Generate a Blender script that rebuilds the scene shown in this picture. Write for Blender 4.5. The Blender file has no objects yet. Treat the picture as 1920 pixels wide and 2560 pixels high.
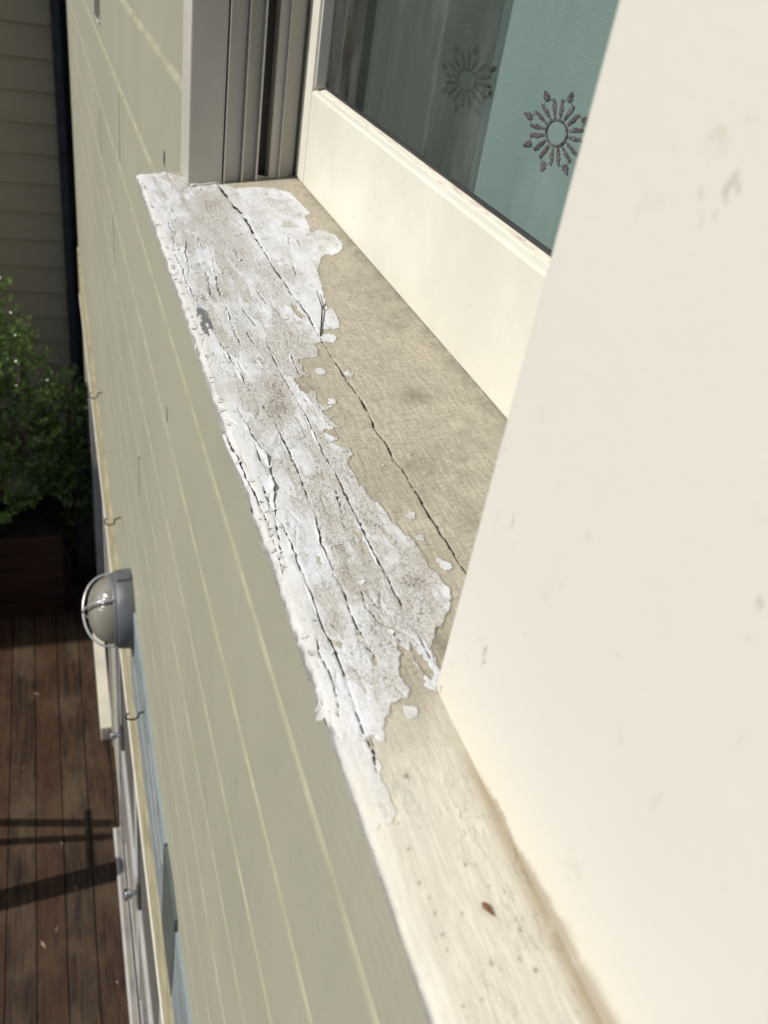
import bpy, bmesh, math, random
import numpy as np
from mathutils import Vector, Matrix
random.seed(7); np.random.seed(7)
scene = bpy.context.scene
C = scene.collection
HC = 4.47                      # eye height above the deck; z below is given relative to the eye and lifted by HC

# ------------------------------------------------------------------ camera
cam_d = bpy.data.cameras.new('camera'); cam = bpy.data.objects.new('camera', cam_d); C.objects.link(cam)
cam_d.sensor_fit = 'VERTICAL'; cam_d.sensor_height = 32; cam_d.lens = 26.3746
cam_d.clip_start = .01; cam_d.clip_end = 400
R = Matrix(((0.9362590, 0.0604713, -0.3460669), (-0.3162355, 0.5741277, -0.7552301), (0.1530169, 0.8165296, 0.5566554)))
cam.matrix_world = Matrix.Translation((0, 0, HC)) @ R.to_4x4()
cam_d.dof.use_dof = True; cam_d.dof.focus_distance = .56; cam_d.dof.aperture_fstop = 12.0
scene.camera = cam
scene.render.resolution_x = 768; scene.render.resolution_y = 1024

# ------------------------------------------------------------------ sky, sun, exposure
ELEV = math.radians(43); AZ = math.radians(2.0)        # the sun stands out in front of the wall (-X), a touch towards +Y
to_sun = Vector((-math.cos(ELEV)*math.cos(AZ), math.cos(ELEV)*math.sin(AZ), math.sin(ELEV)))
w = bpy.data.worlds.new('World'); scene.world = w; w.use_nodes = True
nt = w.node_tree; bg = nt.nodes['Background']
sky = nt.nodes.new('ShaderNodeTexSky'); sky.sky_type = 'NISHITA'; sky.sun_disc = False
sky.sun_elevation = ELEV; sky.sun_rotation = math.atan2(to_sun.x, to_sun.y)
nt.links.new(sky.outputs[0], bg.inputs[0]); bg.inputs[1].default_value = .062
sd = bpy.data.lights.new('sun', 'SUN'); sd.energy = 4.0; sd.angle = math.radians(.5); sd.color = (1, .97, .915)
sun = bpy.data.objects.new('sun', sd); C.objects.link(sun)
sun.rotation_euler = to_sun.to_track_quat('Z', 'Y').to_euler()
scene.view_settings.view_transform = 'Standard'; scene.view_settings.look = 'None'
scene.view_settings.exposure = .02; scene.view_settings.gamma = 1

# ------------------------------------------------------------------ materials
class N:
    """small node-tree writer"""
    def __init__(s, name, rough=.6, spec=.35):
        s.m = bpy.data.materials.new(name); s.m.use_nodes = True
        s.t = s.m.node_tree; s.p = s.t.nodes['Principled BSDF']; s.out = s.t.nodes['Material Output']
        s.p.inputs['Roughness'].default_value = rough; s.p.inputs['Specular IOR Level'].default_value = spec
        s.co = s.t.nodes.new('ShaderNodeTexCoord').outputs['Object']
    def n(s, typ, **kw):
        o = s.t.nodes.new(typ)
        for k, v in kw.items(): setattr(o, k, v)
        return o
    def link(s, a, b): s.t.links.new(a, b)
    def put(s, sock, v):
        if isinstance(v, bpy.types.NodeSocket): s.link(v, sock)
        elif isinstance(v, (tuple, list)): sock.default_value = (*v, 1) if len(v) == 3 and sock.type == 'RGBA' else v
        else: sock.default_value = v
    def mapping(s, scale=(1, 1, 1), loc=(0, 0, 0)):
        m = s.n('ShaderNodeMapping'); m.inputs['Scale'].default_value = scale; m.inputs['Location'].default_value = loc
        s.link(s.co, m.inputs[0]); return m.outputs[0]
    def noise(s, scale=5, detail=4, rough=.55, vec=None, st=None, loc=(0, 0, 0), dist=0):
        v = vec if vec is not None else s.mapping(st or (1, 1, 1), loc)
        o = s.n('ShaderNodeTexNoise'); s.link(v, o.inputs['Vector'])
        o.inputs['Scale'].default_value = scale; o.inputs['Detail'].default_value = detail
        o.inputs['Roughness'].default_value = rough; o.inputs['Distortion'].default_value = dist
        return o.outputs['Fac']
    def voro(s, scale=5, st=None, feature='F1', rnd=1):
        o = s.n('ShaderNodeTexVoronoi'); o.feature = feature; s.link(s.mapping(st or (1, 1, 1)), o.inputs['Vector'])
        o.inputs['Scale'].default_value = scale; o.inputs['Randomness'].default_value = rnd; return o.outputs['Distance']
    def step(s, v, a, b, lo=0., hi=1.):
        o = s.n('ShaderNodeMapRange'); o.interpolation_type = 'SMOOTHSTEP'
        s.put(o.inputs['Value'], v)
        for k, x in (('From Min', a), ('From Max', b), ('To Min', lo), ('To Max', hi)): s.put(o.inputs[k], x)
        return o.outputs[0]
    def math(s, op, a, b=0.):
        o = s.n('ShaderNodeMath', operation=op); s.put(o.inputs[0], a); s.put(o.inputs[1], b); return o.outputs[0]
    def mix(s, f, a, b, blend='MIX'):
        o = s.n('ShaderNodeMix', data_type='RGBA', blend_type=blend)
        s.put(o.inputs['Factor'], f); s.put(o.inputs['A'], a); s.put(o.inputs['B'], b); return o.outputs['Result']
    def bump(s, h, dist=.001, strength=1., prev=None):
        o = s.n('ShaderNodeBump'); o.inputs['Distance'].default_value = dist; o.inputs['Strength'].default_value = strength
        s.put(o.inputs['Height'], h)
        if prev is not None: s.link(prev, o.inputs['Normal'])
        return o.outputs[0]
    def fin(s, col, nrm=None, rough=None):
        s.put(s.p.inputs['Base Color'], col)
        if nrm is not None: s.link(nrm, s.p.inputs['Normal'])
        if rough is not None: s.put(s.p.inputs['Roughness'], rough)
        return s.m

def paint_mat(name, base, var=.06, scale=8, speck=.35, rough=.55, bumpd=.0004, bscale=120, speckcol=(.25, .2, .13), st=(1, 1, 1), thr=.72):
    q = N(name, rough)
    a = q.noise(scale, 5, .6, st=st)
    d = tuple(max(0, c*(1-3*var)) for c in base); l = tuple(min(1, c*(1+var)) for c in base)
    col = q.mix(q.step(a, .3, .7), d, l)
    sp = q.noise(160, 2, .5, loc=(3, 1, 2)); sp2 = q.noise(14, 2, .5, loc=(1, 5, 2))
    f = q.math('MULTIPLY', q.step(sp, thr, thr+.05), q.step(sp2, .45, .7))
    col = q.mix(q.math('MULTIPLY', f, speck), col, speckcol)
    b = q.bump(q.noise(bscale, 4, .6), bumpd)
    return q.fin(col, b)

M = {}
def siding_mat():
    q = N('siding_paint', .5)
    a = q.noise(3, 5, .6, st=(1, .5, .8)); b = q.noise(1.6, 3, .6, st=(1, 6, .5), loc=(0, 2, 1))
    col = q.mix(q.step(a, .3, .7), (.372, .362, .278), (.416, .404, .311))
    col = q.mix(q.math('MULTIPLY', q.step(b, .45, .75), .4), col, (.345, .342, .276))
    sp = q.noise(45, 2, .5, st=(1, .5, 1)); col = q.mix(q.math('MULTIPLY', q.step(sp, .74, .79), .55), col, (.12, .1, .07))
    sp = q.noise(9, 3, .6, st=(1, 2.5, .25), loc=(2, 7, 1)); col = q.mix(q.math('MULTIPLY', q.step(sp, .66, .76), .3), col, (.25, .23, .17))
    return q.fin(col, q.bump(q.noise(90, 4, .6, st=(1, .3, 1)), .0006))
M['siding'] = siding_mat()
M['groove'] = paint_mat('siding_groove_dust', (.385, .370, .262), .06, 12, .15)
M['dark'] = paint_mat('dark_gap', (.04, .035, .03), .1)
M['cream'] = paint_mat('cream_gloss_paint', (.765, .735, .635), .03, 9, .45, .45, .0002, 260, (.34, .28, .18), (1, 1, 1), .69)
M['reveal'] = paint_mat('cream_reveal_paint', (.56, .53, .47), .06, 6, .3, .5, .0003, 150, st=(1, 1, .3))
M['white'] = paint_mat('white_door_paint', (.50, .48, .46), .06, 7, .2)
M['warmwhite'] = paint_mat('cream_step_paint', (.66, .61, .5), .06, 5, .5)
M['greydoor'] = paint_mat('grey_door_panel', (.27, .25, .215), .12, 4, .3)
M['room'] = paint_mat('room_plaster', (.25, .24, .22), .05)
# marks on the near board: y, z, radii, strength
SCUFFS = [(.1512, -.0312, .0012, .0018, .5), (.1530, -.0335, .0022, .0028, .6), (.1548, -.0385, .0012, .0016, .3), (.1609, -.0367, .0016, .0016, .35), (.1580, -.0415, .0014, .0016, .25),
          (.1886, -.2080, .0007, .0065, .75), (.1891, -.2035, .0011, .0020, .5), (.1952, -.1519, .0010, .0035, .45), (.1001, -.1034, .0016, .0015, .5), (.2119, -.1334, .0008, .0022, .3), (.2112, -.2460, .0010, .0035, .9), (.170, -.18, .0006, .0010, .4), (.130, -.15, .0008, .0008, .4)]
def casing_mat():
    q = N('near_casing_paint', .55)
    a = q.noise(2.5, 5, .65, loc=(4, 2, 0)); c = q.noise(40, 5, .6)
    col = q.mix(q.step(a, .3, .72), (.70, .672, .60), (.745, .715, .64))
    col = q.mix(q.step(c, .62, .8), col, (.60, .55, .45))
    # brown run-off stain along the foot of the board and a few scuffs
    xyz = q.n('ShaderNodeSeparateXYZ'); q.link(q.co, xyz.inputs[0])
    z = q.math('ADD', xyz.outputs[2], q.math('MULTIPLY', q.math('SUBTRACT', q.noise(55, 4, .7), .5), .012))
    hgt = q.math('MAXIMUM', q.math('MULTIPLY', q.math('SUBTRACT', .185, xyz.outputs[1]), .13), .0008)
    foot = q.step(q.math('DIVIDE', q.math('SUBTRACT', z, HC-.2500), hgt), 1.0, .35)
    ygate = q.math('MULTIPLY', q.step(xyz.outputs[1], .178, .155), q.step(q.noise(30, 3, .6, loc=(1, 1, 1)), .15, .45))
    col = q.mix(q.math('MULTIPLY', q.math('MULTIPLY', foot, ygate), .85), col, (.40, .345, .25))
    warm = q.math('MULTIPLY', q.step(z, HC-.215, HC-.25), q.math('SUBTRACT', 1., q.math('MULTIPLY', foot, ygate))); col = q.mix(q.math('MULTIPLY', warm, .55), col, (.73, .68, .55))
    sc = q.noise(70, 2, .5, st=(1, 1, .25), loc=(9, 3, 1)); g = q.noise(9, 2, .5, loc=(2, 2, 7))
    f = q.math('MULTIPLY', q.step(sc, .7, .76), q.step(g, .56, .66))
    col = q.mix(q.math('MULTIPLY', f, .5), col, (.3, .27, .22))
    wob = q.math('MULTIPLY', q.math('SUBTRACT', q.noise(160, 4, .7), .5), .010)
    for (y_, z_, ry, rz, s_) in SCUFFS:
        dy = q.math('DIVIDE', q.math('SUBTRACT', q.math('ADD', xyz.outputs[1], wob), y_), ry); dz = q.math('DIVIDE', q.math('SUBTRACT', q.math('ADD', xyz.outputs[2], wob), z_+HC), rz)
        r_ = q.math('ADD', q.math('MULTIPLY', dy, dy), q.math('MULTIPLY', dz, dz))
        col = q.mix(q.math('MULTIPLY', q.step(r_, 1.0, .2), s_*.65), col, (.30, .27, .22))
    return q.fin(col, q.bump(q.noise(170, 5, .6), .00016))
M['casing'] = casing_mat()

def worn():
    q = N('worn_ledge_paint', .6)
    g_ = q.noise(500, 5, .7, st=(1, .06, 1)); b_ = q.noise(25, 4, .7, st=(1, .6, 1), loc=(3, 2, 1))
    col = q.mix(q.math('MULTIPLY', q.step(g_, .48, .62), q.step(b_, .35, .6)), (.72, .68, .57), (.50, .42, .35))
    col = q.mix(q.math('MULTIPLY', q.step(q.noise(900, 3, .6, st=(1, .3, 1)), .62, .7), .6), col, (.22, .18, .14))
    return q.fin(col, q.bump(g_, .0003))
M['worn'] = worn()
def metal(name, col, rough=.35, met=1.):
    q = N(name, rough); a = q.noise(25, 4, .6)
    q.p.inputs['Metallic'].default_value = met
    return q.fin(q.mix(a, tuple(c*.75 for c in col), tuple(min(1, c*1.15) for c in col)), q.bump(q.noise(200, 3, .6), .0002), q.step(q.noise(12, 3, .6), .3, .7, rough*.7, rough*1.4))
M['lampgrey'] = metal('weathered_grey_casting', (.15, .16, .17), .42, .3)
M['wire'] = metal('cage_wire', (.5, .5, .52), .35, .5)
M['chrome'] = metal('chrome', (.7, .7, .7), .08, 1)
M['hook'] = metal('rusty_hook_metal', (.06, .045, .03), .6, .5)
M['track'] = metal('anodised_track', (.42, .41, .39), .4, .3)
def thin_glass(name, tint=(.8, .86, .84), ior=1.5, rough=.01, extra=0.):
    q = N(name); tr = q.n('ShaderNodeBsdfTransparent'); tr.inputs[0].default_value = (*tint, 1)
    gl = q.n('ShaderNodeBsdfGlossy'); gl.inputs['Roughness'].default_value = rough
    ge = q.n('ShaderNodeNewGeometry'); dt = q.n('ShaderNodeVectorMath', operation='DOT_PRODUCT')
    q.link(ge.outputs['Normal'], dt.inputs[0]); q.link(ge.outputs['Incoming'], dt.inputs[1])
    c1 = q.math('SUBTRACT', 1., q.math('ABSOLUTE', dt.outputs['Value']))      # Schlick, the same from both faces of the pane
    fr = q.math('ADD', q.math('MULTIPLY', q.math('POWER', c1, 5.), .85), .075)
    mx = q.n('ShaderNodeMixShader'); q.link(fr, mx.inputs[0])
    q.link(tr.outputs[0], mx.inputs[1]); q.link(gl.outputs[0], mx.inputs[2])
    df = q.n('ShaderNodeBsdfDiffuse'); df.inputs[0].default_value = (.6, .6, .57, 1); m2 = q.n('ShaderNodeMixShader')
    film = q.math('MULTIPLY', q.step(q.noise(14, 4, .7, st=(1, 1, .5)), .45, .8), .10); spk = q.math('MULTIPLY', q.step(q.voro(210), .10, .05), q.step(q.noise(35, 3, .6), .52, .62))
    q.link(q.math('MAXIMUM', film, q.math('MULTIPLY', spk, .6)), m2.inputs[0]); q.link(mx.outputs[0], m2.inputs[1]); q.link(df.outputs[0], m2.inputs[2])
    q.link(m2.outputs[0], q.out.inputs[0])
    return q.m
M['glass'] = thin_glass('window_glass', (.86, .93, .90))
def lens():
    q = N('ribbed_lamp_glass', .22, .6)
    wv = q.n('ShaderNodeTexWave'); wv.bands_direction = 'Z'; wv.inputs['Scale'].default_value = 38; q.link(q.co, wv.inputs[0])
    q.p.inputs['Transmission Weight'].default_value = .35
    return q.fin(q.mix(q.noise(6, 3), (.27, .25, .20), (.36, .33, .27)), q.bump(wv.outputs['Fac'], .0015, .6))
M['lens'] = lens()
def darkglass():
    q = N('dark_door_glass', .45, .15); return q.fin(q.mix(q.noise(3, 3), (.10, .095, .085), (.15, .14, .125)))
M['darkglass'] = darkglass()
def deck_mat():
    q = N('oiled_hardwood', .5, .3)
    oi = q.n('ShaderNodeObjectInfo')
    xyz = q.n('ShaderNodeSeparateXYZ'); q.link(q.co, xyz.inputs[0])
    board = q.math('FLOOR', q.math('DIVIDE', q.math('ADD', xyz.outputs[0], 3.0+DECK0), .144))
    cmb = q.n('ShaderNodeCombineXYZ'); q.link(q.math('MULTIPLY', board, 7.31), cmb.inputs[2]); 
    va = q.n('ShaderNodeVectorMath', operation='ADD'); q.link(q.mapping((14, .9, 1)), va.inputs[0]); q.link(cmb.outputs[0], va.inputs[1])
    g = q.noise(4, 8, .68, vec=va.outputs[0], dist=.6)
    wn = q.n('ShaderNodeTexWhiteNoise', noise_dimensions='1D'); q.link(board, wn.inputs['W'])
    col = q.mix(q.step(g, .32, .72), (.007, .0042, .003), (.076, .043, .025))
    blotch = q.noise(2.6, 5, .65, st=(1.4, .8, 1), loc=(3, 1, 0))
    col = q.mix(q.step(blotch, .42, .68), col, q.mix(.5, col, (.13, .09, .055)))
    col = q.mix(q.math('MULTIPLY', wn.outputs['Value'], .45), col, (.062, .026, .013))
    grey = q.noise(5, 6, .7, loc=(7, 2, 0)); col = q.mix(q.math('MULTIPLY', q.step(grey, .55, .75), .4), col, (.075, .067, .058))
    return q.fin(col, q.bump(g, .0012), q.step(g, .3, .7, .6, .38))
DECK0 = .035
M['deck'] = deck_mat()
def neigh():
    q = N('neighbour_weatherboard', .6)
    return q.fin(q.mix(q.noise(2, 4, .6, st=(1, 1, 3)), (.37, .315, .22), (.46, .39, .28)), q.bump(q.noise(60, 3), .001))
M['neigh'] = neigh()
M['neightrim'] = paint_mat('dark_corner_post', (.055, .06, .068), .1)
M['fence'] = paint_mat('dark_fence', (.04, .042, .04), .2)
M['planter'] = paint_mat('red_brown_timber', (.028, .009, .006), .2, 9, .2, st=(.3, 1, 3))
def leafm(name, a, b):
    q = N(name, .25, .6); oi = q.n('ShaderNodeNewGeometry')
    col = q.mix(q.step(q.noise(30, 2), .3, .7), a, b)
    return q.fin(col)
M['leaf'] = leafm('glossy_leaf', (.05, .11, .02), (.16, .27, .06))
M['bark'] = paint_mat('bark', (.12, .08, .05), .3, 20)
M['soil'] = paint_mat('dark_earth', (.045, .035, .025), .3, 4, .5, .9, .004, 12)
M['blue'] = metal('pale_blue_cover', (.31, .365, .375), .35, .1)
M['slate'] = metal('slate_green_cover', (.125, .15, .14), .35, .2)
M['yellow'] = paint_mat('yellowed_trim_paint', (.47, .42, .27), .14, 14, .9, .6, .0012, 60, (.2, .13, .07), (1, .6, 1), .6)
M['lip'] = paint_mat('white_trim_lip', (.78, .75, .68), .05, 12, .3)

# ------------------------------------------------------------------ mesh helpers
def mesh(name, vs, fs, mats, parent=None, mi=None, smooth=False):
    me = bpy.data.meshes.new(name); me.from_pydata([(v[0], v[1], v[2]+HC) for v in vs], [], fs)
    for m in (mats if isinstance(mats, list) else [mats]): me.materials.append(m)
    if mi is not None: me.polygons.foreach_set('material_index', mi)
    if smooth: me.polygons.foreach_set('use_smooth', [True]*len(me.polygons))
    me.update()
    o = bpy.data.objects.new(name, me); C.objects.link(o)
    if parent is not None: o.parent = parent; o.matrix_parent_inverse = Matrix.Translation(-parent.location)
    return o
class MB:
    def __init__(s): s.v = []; s.f = []; s.m = []
    def add(s, vs, fs, mi=0):
        k = len(s.v); s.v += [tuple(v) for v in vs]; s.f += [tuple(i+k for i in f) for f in fs]; s.m += [mi]*len(fs)
    def box(s, x0, x1, y0, y1, z0, z1, mi=0, ch=.0):
        """box with chamfered edges (ch)"""
        bm = bmesh.new(); bmesh.ops.create_cube(bm, size=1)
        for v in bm.verts: v.co = ((x0+x1)/2+v.co.x*(x1-x0), (y0+y1)/2+v.co.y*(y1-y0), (z0+z1)/2+v.co.z*(z1-z0))
        if ch: bmesh.ops.bevel(bm, geom=bm.edges[:], offset=ch, segments=2, profile=.6, affect='EDGES')
        s.bm(bm, mi); return s
    def bm(s, bm, mi=0):
        bm.verts.index_update(); s.add([v.co[:] for v in bm.verts], [tuple(v.index for v in f.verts) for f in bm.faces], mi); bm.free()
    def extrude_y(s, prof, y0, y1, mis=None, closed=True):
        n = len(prof); vs = [(x, y0, z) for x, z in prof]+[(x, y1, z) for x, z in prof]
        for i in range(n if closed else n-1):
            j = (i+1) % n; s.add([vs[i], vs[j], vs[n+j], vs[n+i]], [(0, 1, 2, 3)], mis[i] if mis else 0)
        if closed: s.add(vs, [tuple(range(n))[::-1], tuple(range(n, 2*n))], 0)
    def extrude_z(s, prof, z0, z1, mi=0):
        n = len(prof); vs = [(x, y, z0) for x, y in prof]+[(x, y, z1) for x, y in prof]
        s.add(vs, [tuple(range(n))[::-1], tuple(range(n, 2*n))]+[(i, (i+1) % n, n+(i+1) % n, n+i) for i in range(n)], mi)
    def extrude_x(s, poly, x0, x1, mi=0):
        n = len(poly); vs = [(x0, y, z) for y, z in poly]+[(x1, y, z) for y, z in poly]
        s.add(vs, [tuple(range(n)), tuple(range(n, 2*n))[::-1]]+[(i, n+i, n+(i+1) % n, (i+1) % n) for i in range(n)], mi)
    def tube(s, pts, r, n=8, mi=0, cap=True):
        pts = [Vector(p) for p in pts]; rr = r if isinstance(r, (list, tuple)) else [r]*len(pts)
        base = len(s.v); up = Vector((.13, .21, .97)); rings = []
        for i, p in enumerate(pts):
            t = (pts[min(i+1, len(pts)-1)]-pts[max(i-1, 0)]).normalized()
            a = t.cross(up); a = a.normalized() if a.length > .05 else t.cross(Vector((1, 0, 0))).normalized(); b = t.cross(a)
            rings.append([p+(a*math.cos(2*math.pi*k/n)+b*math.sin(2*math.pi*k/n))*rr[i] for k in range(n)])
        vs = [tuple(q) for ring in rings for q in ring]
        fs = [(i*n+k, i*n+(k+1) % n, (i+1)*n+(k+1) % n, (i+1)*n+k) for i in range(len(pts)-1) for k in range(n)]
        if cap: fs += [tuple(range(n))[::-1], tuple((len(pts)-1)*n+k for k in range(n))]
        s.add(vs, fs, mi)
    def lathe_x(s, prof, cx, cy, cz, n=48, mi=0):
        """profile (dx outwards = -X, radius) turned about the X axis through (cx,cy,cz)"""
        vs = []; fs = []
        for d, r in prof: vs += [(cx-d, cy+r*math.cos(2*math.pi*k/n), cz+r*math.sin(2*math.pi*k/n)) for k in range(n)]
        for i in range(len(prof)-1):
            fs += [(i*n+k, i*n+(k+1) % n, (i+1)*n+(k+1) % n, (i+1)*n+k) for k in range(n)]
        fs += [tuple((len(prof)-1)*n+k for k in range(n))]
        s.add(vs, fs, mi)
    def build(s, name, mats, parent=None, smooth=False): return mesh(name, s.v, s.f, mats, parent, s.m, smooth)
def empty(name, loc):
    o = bpy.data.objects.new(name, None); o.location = (loc[0], loc[1], loc[2]+HC); o.empty_display_size = .1; C.objects.link(o); return o
def tag(o, label=None, cat=None, group=None, kind=None):
    for k, v in (('label', label), ('category', cat), ('group', group), ('kind', kind)):
        if v: o[k] = v
    return o
# ---- data surveyed on the sill top (mm: across from the eye, along the wall)
PAINT= [(164.5, 944.4), (176.5, 937.6), (183.3, 921.0), (204.9, 922.7), (223.8, 910.8), (234.0, 890.5), (236.0, 865.2), (237.1, 843.8), (237.8, 818.3), (230.5, 810.9), (228.1, 783.3), (224.1, 762.0), (234.1, 772.2), (238.7, 761.7), (244.6, 751.0), (243.9, 725.7), (237.7, 711.3), (229.5, 702.1), (223.6, 705.9), (217.7, 702.0), (210.2, 681.6), (206.3, 671.8), (203.0, 651.6), (199.8, 632.3), (197.3, 613.7), (193.8, 596.2), (197.2, 595.1), (197.2, 580.1), (193.0, 558.7), (188.0, 557.5), (180.5, 560.0), (177.4, 552.8), (185.9, 550.0), (187.1, 544.2), (182.9, 535.1), (176.3, 539.9), (167.8, 537.5), (169.5, 529.2), (166.3, 519.0), (153.4, 519.6), (151.8, 515.3), (153.6, 507.5), (151.1, 501.3), (153.9, 495.8), (153.8, 491.3), (150.5, 494.6), (142.7, 490.4), (144.1, 483.3), (143.5, 474.8), (147.2, 469.3), (150.1, 472.7), (151.9, 469.9), (150.3, 459.9), (151.1, 453.5), (157.9, 449.2), (150.1, 445.8), (150.5, 440.0), (154.9, 437.0), (151.9, 434.6), (155.6, 423.4), (145.8, 424.4), (144.0, 421.8), (147.2, 417.5), (151.5, 412.9), (145.6, 409.6), (148.3, 405.6), (154.2, 399.5), (154.8, 394.2), (150.4, 386.8), (149.3, 388.2), (148.4, 379.7), (149.2, 371.9), (149.1, 364.6), (150.3, 358.8), (149.8, 353.7), (151.0, 348.0), (154.6, 343.4), (155.3, 336.5), (154.1, 327.0), (156.2, 321.6), (157.7, 314.8), (160.9, 307.6), (160.6, 300.2), (161.6, 294.0), (160.4, 285.9), (162.6, 279.6), (162.5, 276.9), (164.2, 269.6), (161.7, 261.3), (158.3, 254.9), (153.4, 249.2), (148.8, 247.1), (146.8, 243.1), (142.2, 236.6), (142.4, 221.2), (135.0, 212.3), (131.8, 216.4), (133.5, 222.1), (131.7, 229.1), (132.3, 234.3), (131.5, 240.1), (129.1, 243.8), (128.3, 235.6), (125.3, 228.0), (124.4, 222.0), (126.2, 217.3), (123.3, 213.2), (116.3, 212.1), (114.0, 207.5), (111.3, 203.7), (107.9, 200.2), (103.1, 199.1), (103.5, 198.6), (102.5, 191.7), (103.6, 184.4), (101.4, 179.6), (102.0, 172.8), (103.1, 166.1), (99.6, 162.3), (91.7, 161.3), (88.1, 163.7)]
HOLES= [[(134.8, 241.3), (136.5, 236.8), (137.4, 230.4), (137.8, 221.7), (135.7, 219.3), (133.9, 223.0), (133.5, 229.5), (132.7, 236.4)], [(168.3, 610.7), (171.6, 606.5), (171.6, 594.4), (173.6, 587.9), (170.5, 580.2), (168.1, 589.7)]]
FLECKS= [(166.1, 328.8, 2.6), (164.4, 309.5, 2.4), (168.3, 284.7, 3), (166.4, 289.5, 1.3), (122.1, 205.8, 3.2), (107.4, 198.6, 1.8), (153.2, 369.7, 1), (166.8, 377.5, 1), (165.4, 303.1, 1), (162.3, 497.6, 4), (159.0, 455.0, 3), (179.6, 487.3, 3), (174.9, 482.1, 1.5)]
CRACKS= {'m0': [(168.2, 937.4), (169.2, 914.2), (170.9, 870.3), (174.3, 838.8), (174.4, 800.7), (172.9, 757.1)], 'm1': [(172.9, 757.1), (173.5, 720.3), (172.9, 686.4), (174.2, 657.6), (174.3, 630.8), (176.2, 608.1), (176.9, 586.8), (175.1, 548.2)], 'm2': [(175.1, 548.2), (175.5, 524.7), (175.6, 505.1), (175.6, 486.4), (176.2, 470.5), (176.8, 455.4), (176.6, 435.1), (176.1, 428.9), (174.4, 418.3), (175.9, 403.8), (175.5, 392.5), (174.4, 377.9), (175.7, 370.7), (175.5, 359.5)], 'm3': [(175.5, 359.5), (175.5, 345.2), (175.3, 328.2), (175.4, 315.2), (175.5, 298.2), (175.6, 286.5), (175.5, 273.9), (175.0, 260.8)], 'g1': [(137.9, 552.5), (136.4, 525.2), (136.9, 499.1), (137.9, 476.7), (138.8, 447.6), (138.9, 436.7), (138.4, 417.2), (138.3, 396.7), (139.3, 373.4), (138.7, 350.4), (138.7, 330.5), (138.2, 313.6), (138.6, 294.5), (139.0, 279.3), (139.0, 268.9), (137.8, 255.6), (139.7, 246.6), (140.0, 234.0), (141.4, 222.6)], 'g2': [(116.9, 467.1), (119.3, 438.7), (120.0, 412.9), (120.1, 391.0), (119.1, 362.1), (119.2, 343.5), (116.1, 320.9), (116.0, 303.5), (116.8, 290.7), (116.2, 276.5), (115.3, 261.9), (116.7, 247.3), (117.1, 238.3)], 'g3': [(99.7, 349.9), (101.6, 333.4), (101.2, 312.6), (101.9, 297.0), (101.3, 287.9), (101.7, 276.2), (101.2, 261.8), (102.6, 252.0), (102.9, 238.6), (102.7, 227.2), (101.8, 216.4), (101.6, 206.0), (101.8, 192.4)], 'g4': [(101.2, 465.2), (103.2, 435.2), (105.7, 415.5), (106.6, 397.4), (105.0, 381.0), (100.6, 356.3), (97.9, 337.7), (95.2, 317.5)], 'g5': [(135.1, 362.1), (134.2, 351.9), (130.0, 327.1)], 'g6': [(124.3, 280.2), (123.4, 269.0), (126.4, 257.0), (129.9, 249.9), (130.8, 242.7)], 'g7': [(152.7, 563.6), (150.2, 538.1), (147.8, 514.2), (148.5, 493.0)], 'g8': [(126.8, 535.7), (128.5, 518.1), (127.8, 499.8)], 'g9': [(127.3, 571.9), (129.2, 547.5)], 'g10': [(121.9, 795.2), (122.9, 773.3), (123.2, 748.5)], 'g11': [(132.3, 616.3), (134.1, 595.0), (135.8, 580.2)], 'g12': [(98.3, 752.6), (99.3, 714.0), (98.9, 678.7), (100.0, 651.9), (102.0, 632.3)], 'g13': [(154.8, 615.1), (158.0, 584.3)], 'g14': [(106.4, 560.2), (108.4, 534.4), (110.7, 512.3), (112.6, 485.0)], 'g15': [(127.9, 727.3), (122.0, 671.2), (120.2, 642.1), (120.8, 611.1), (118.8, 580.2), (119.9, 550.6)], 'g16': [(149.6, 648.7), (151.4, 616.2)], 'g17': [(149.6, 744.0), (149.3, 720.3)], 'g18': [(103.2, 837.7), (103.1, 801.3), (100.3, 768.2)], 'g19': [(203.9, 768.6), (194.3, 721.4), (185.3, 660.9)], 'g20': [(208.1, 749.9), (206.4, 725.5)], 'g21': [(114.1, 731.8), (117.5, 686.5), (112.8, 641.3)], 'g22': [(98.7, 386.8), (98.8, 363.6), (97.9, 350.5)], 'g23': [(104.3, 434.9), (102.4, 404.6), (103.2, 398.5)], 'g24': [(89.0, 446.4), (89.2, 423.0), (91.0, 398.7), (92.9, 372.5), (94.2, 342.1), (93.2, 312.4), (92.4, 279.3)], 'g25': [(97.4, 259.5), (96.1, 248.6), (97.2, 235.2), (96.6, 222.1), (94.8, 213.0)], 'g26': [(103.5, 198.6), (100.8, 181.2)], 'g27': [(101.5, 161.7), (101.7, 149.7), (101.0, 137.7), (102.4, 131.8), (101.7, 125.9)], 'g28': [(123.9, 108.6), (124.3, 100.0), (123.7, 92.1)], 'g29': [(112.9, 780.8), (107.3, 749.7), (105.4, 712.0), (101.9, 691.6)], 'g30': [(148.5, 904.2), (144.5, 858.4), (146.4, 833.2), (150.5, 822.4)], 'g31': [(135.2, 836.8), (145.1, 843.3)], 'g32': [(156.7, 775.2), (167.0, 785.0)]}
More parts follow.
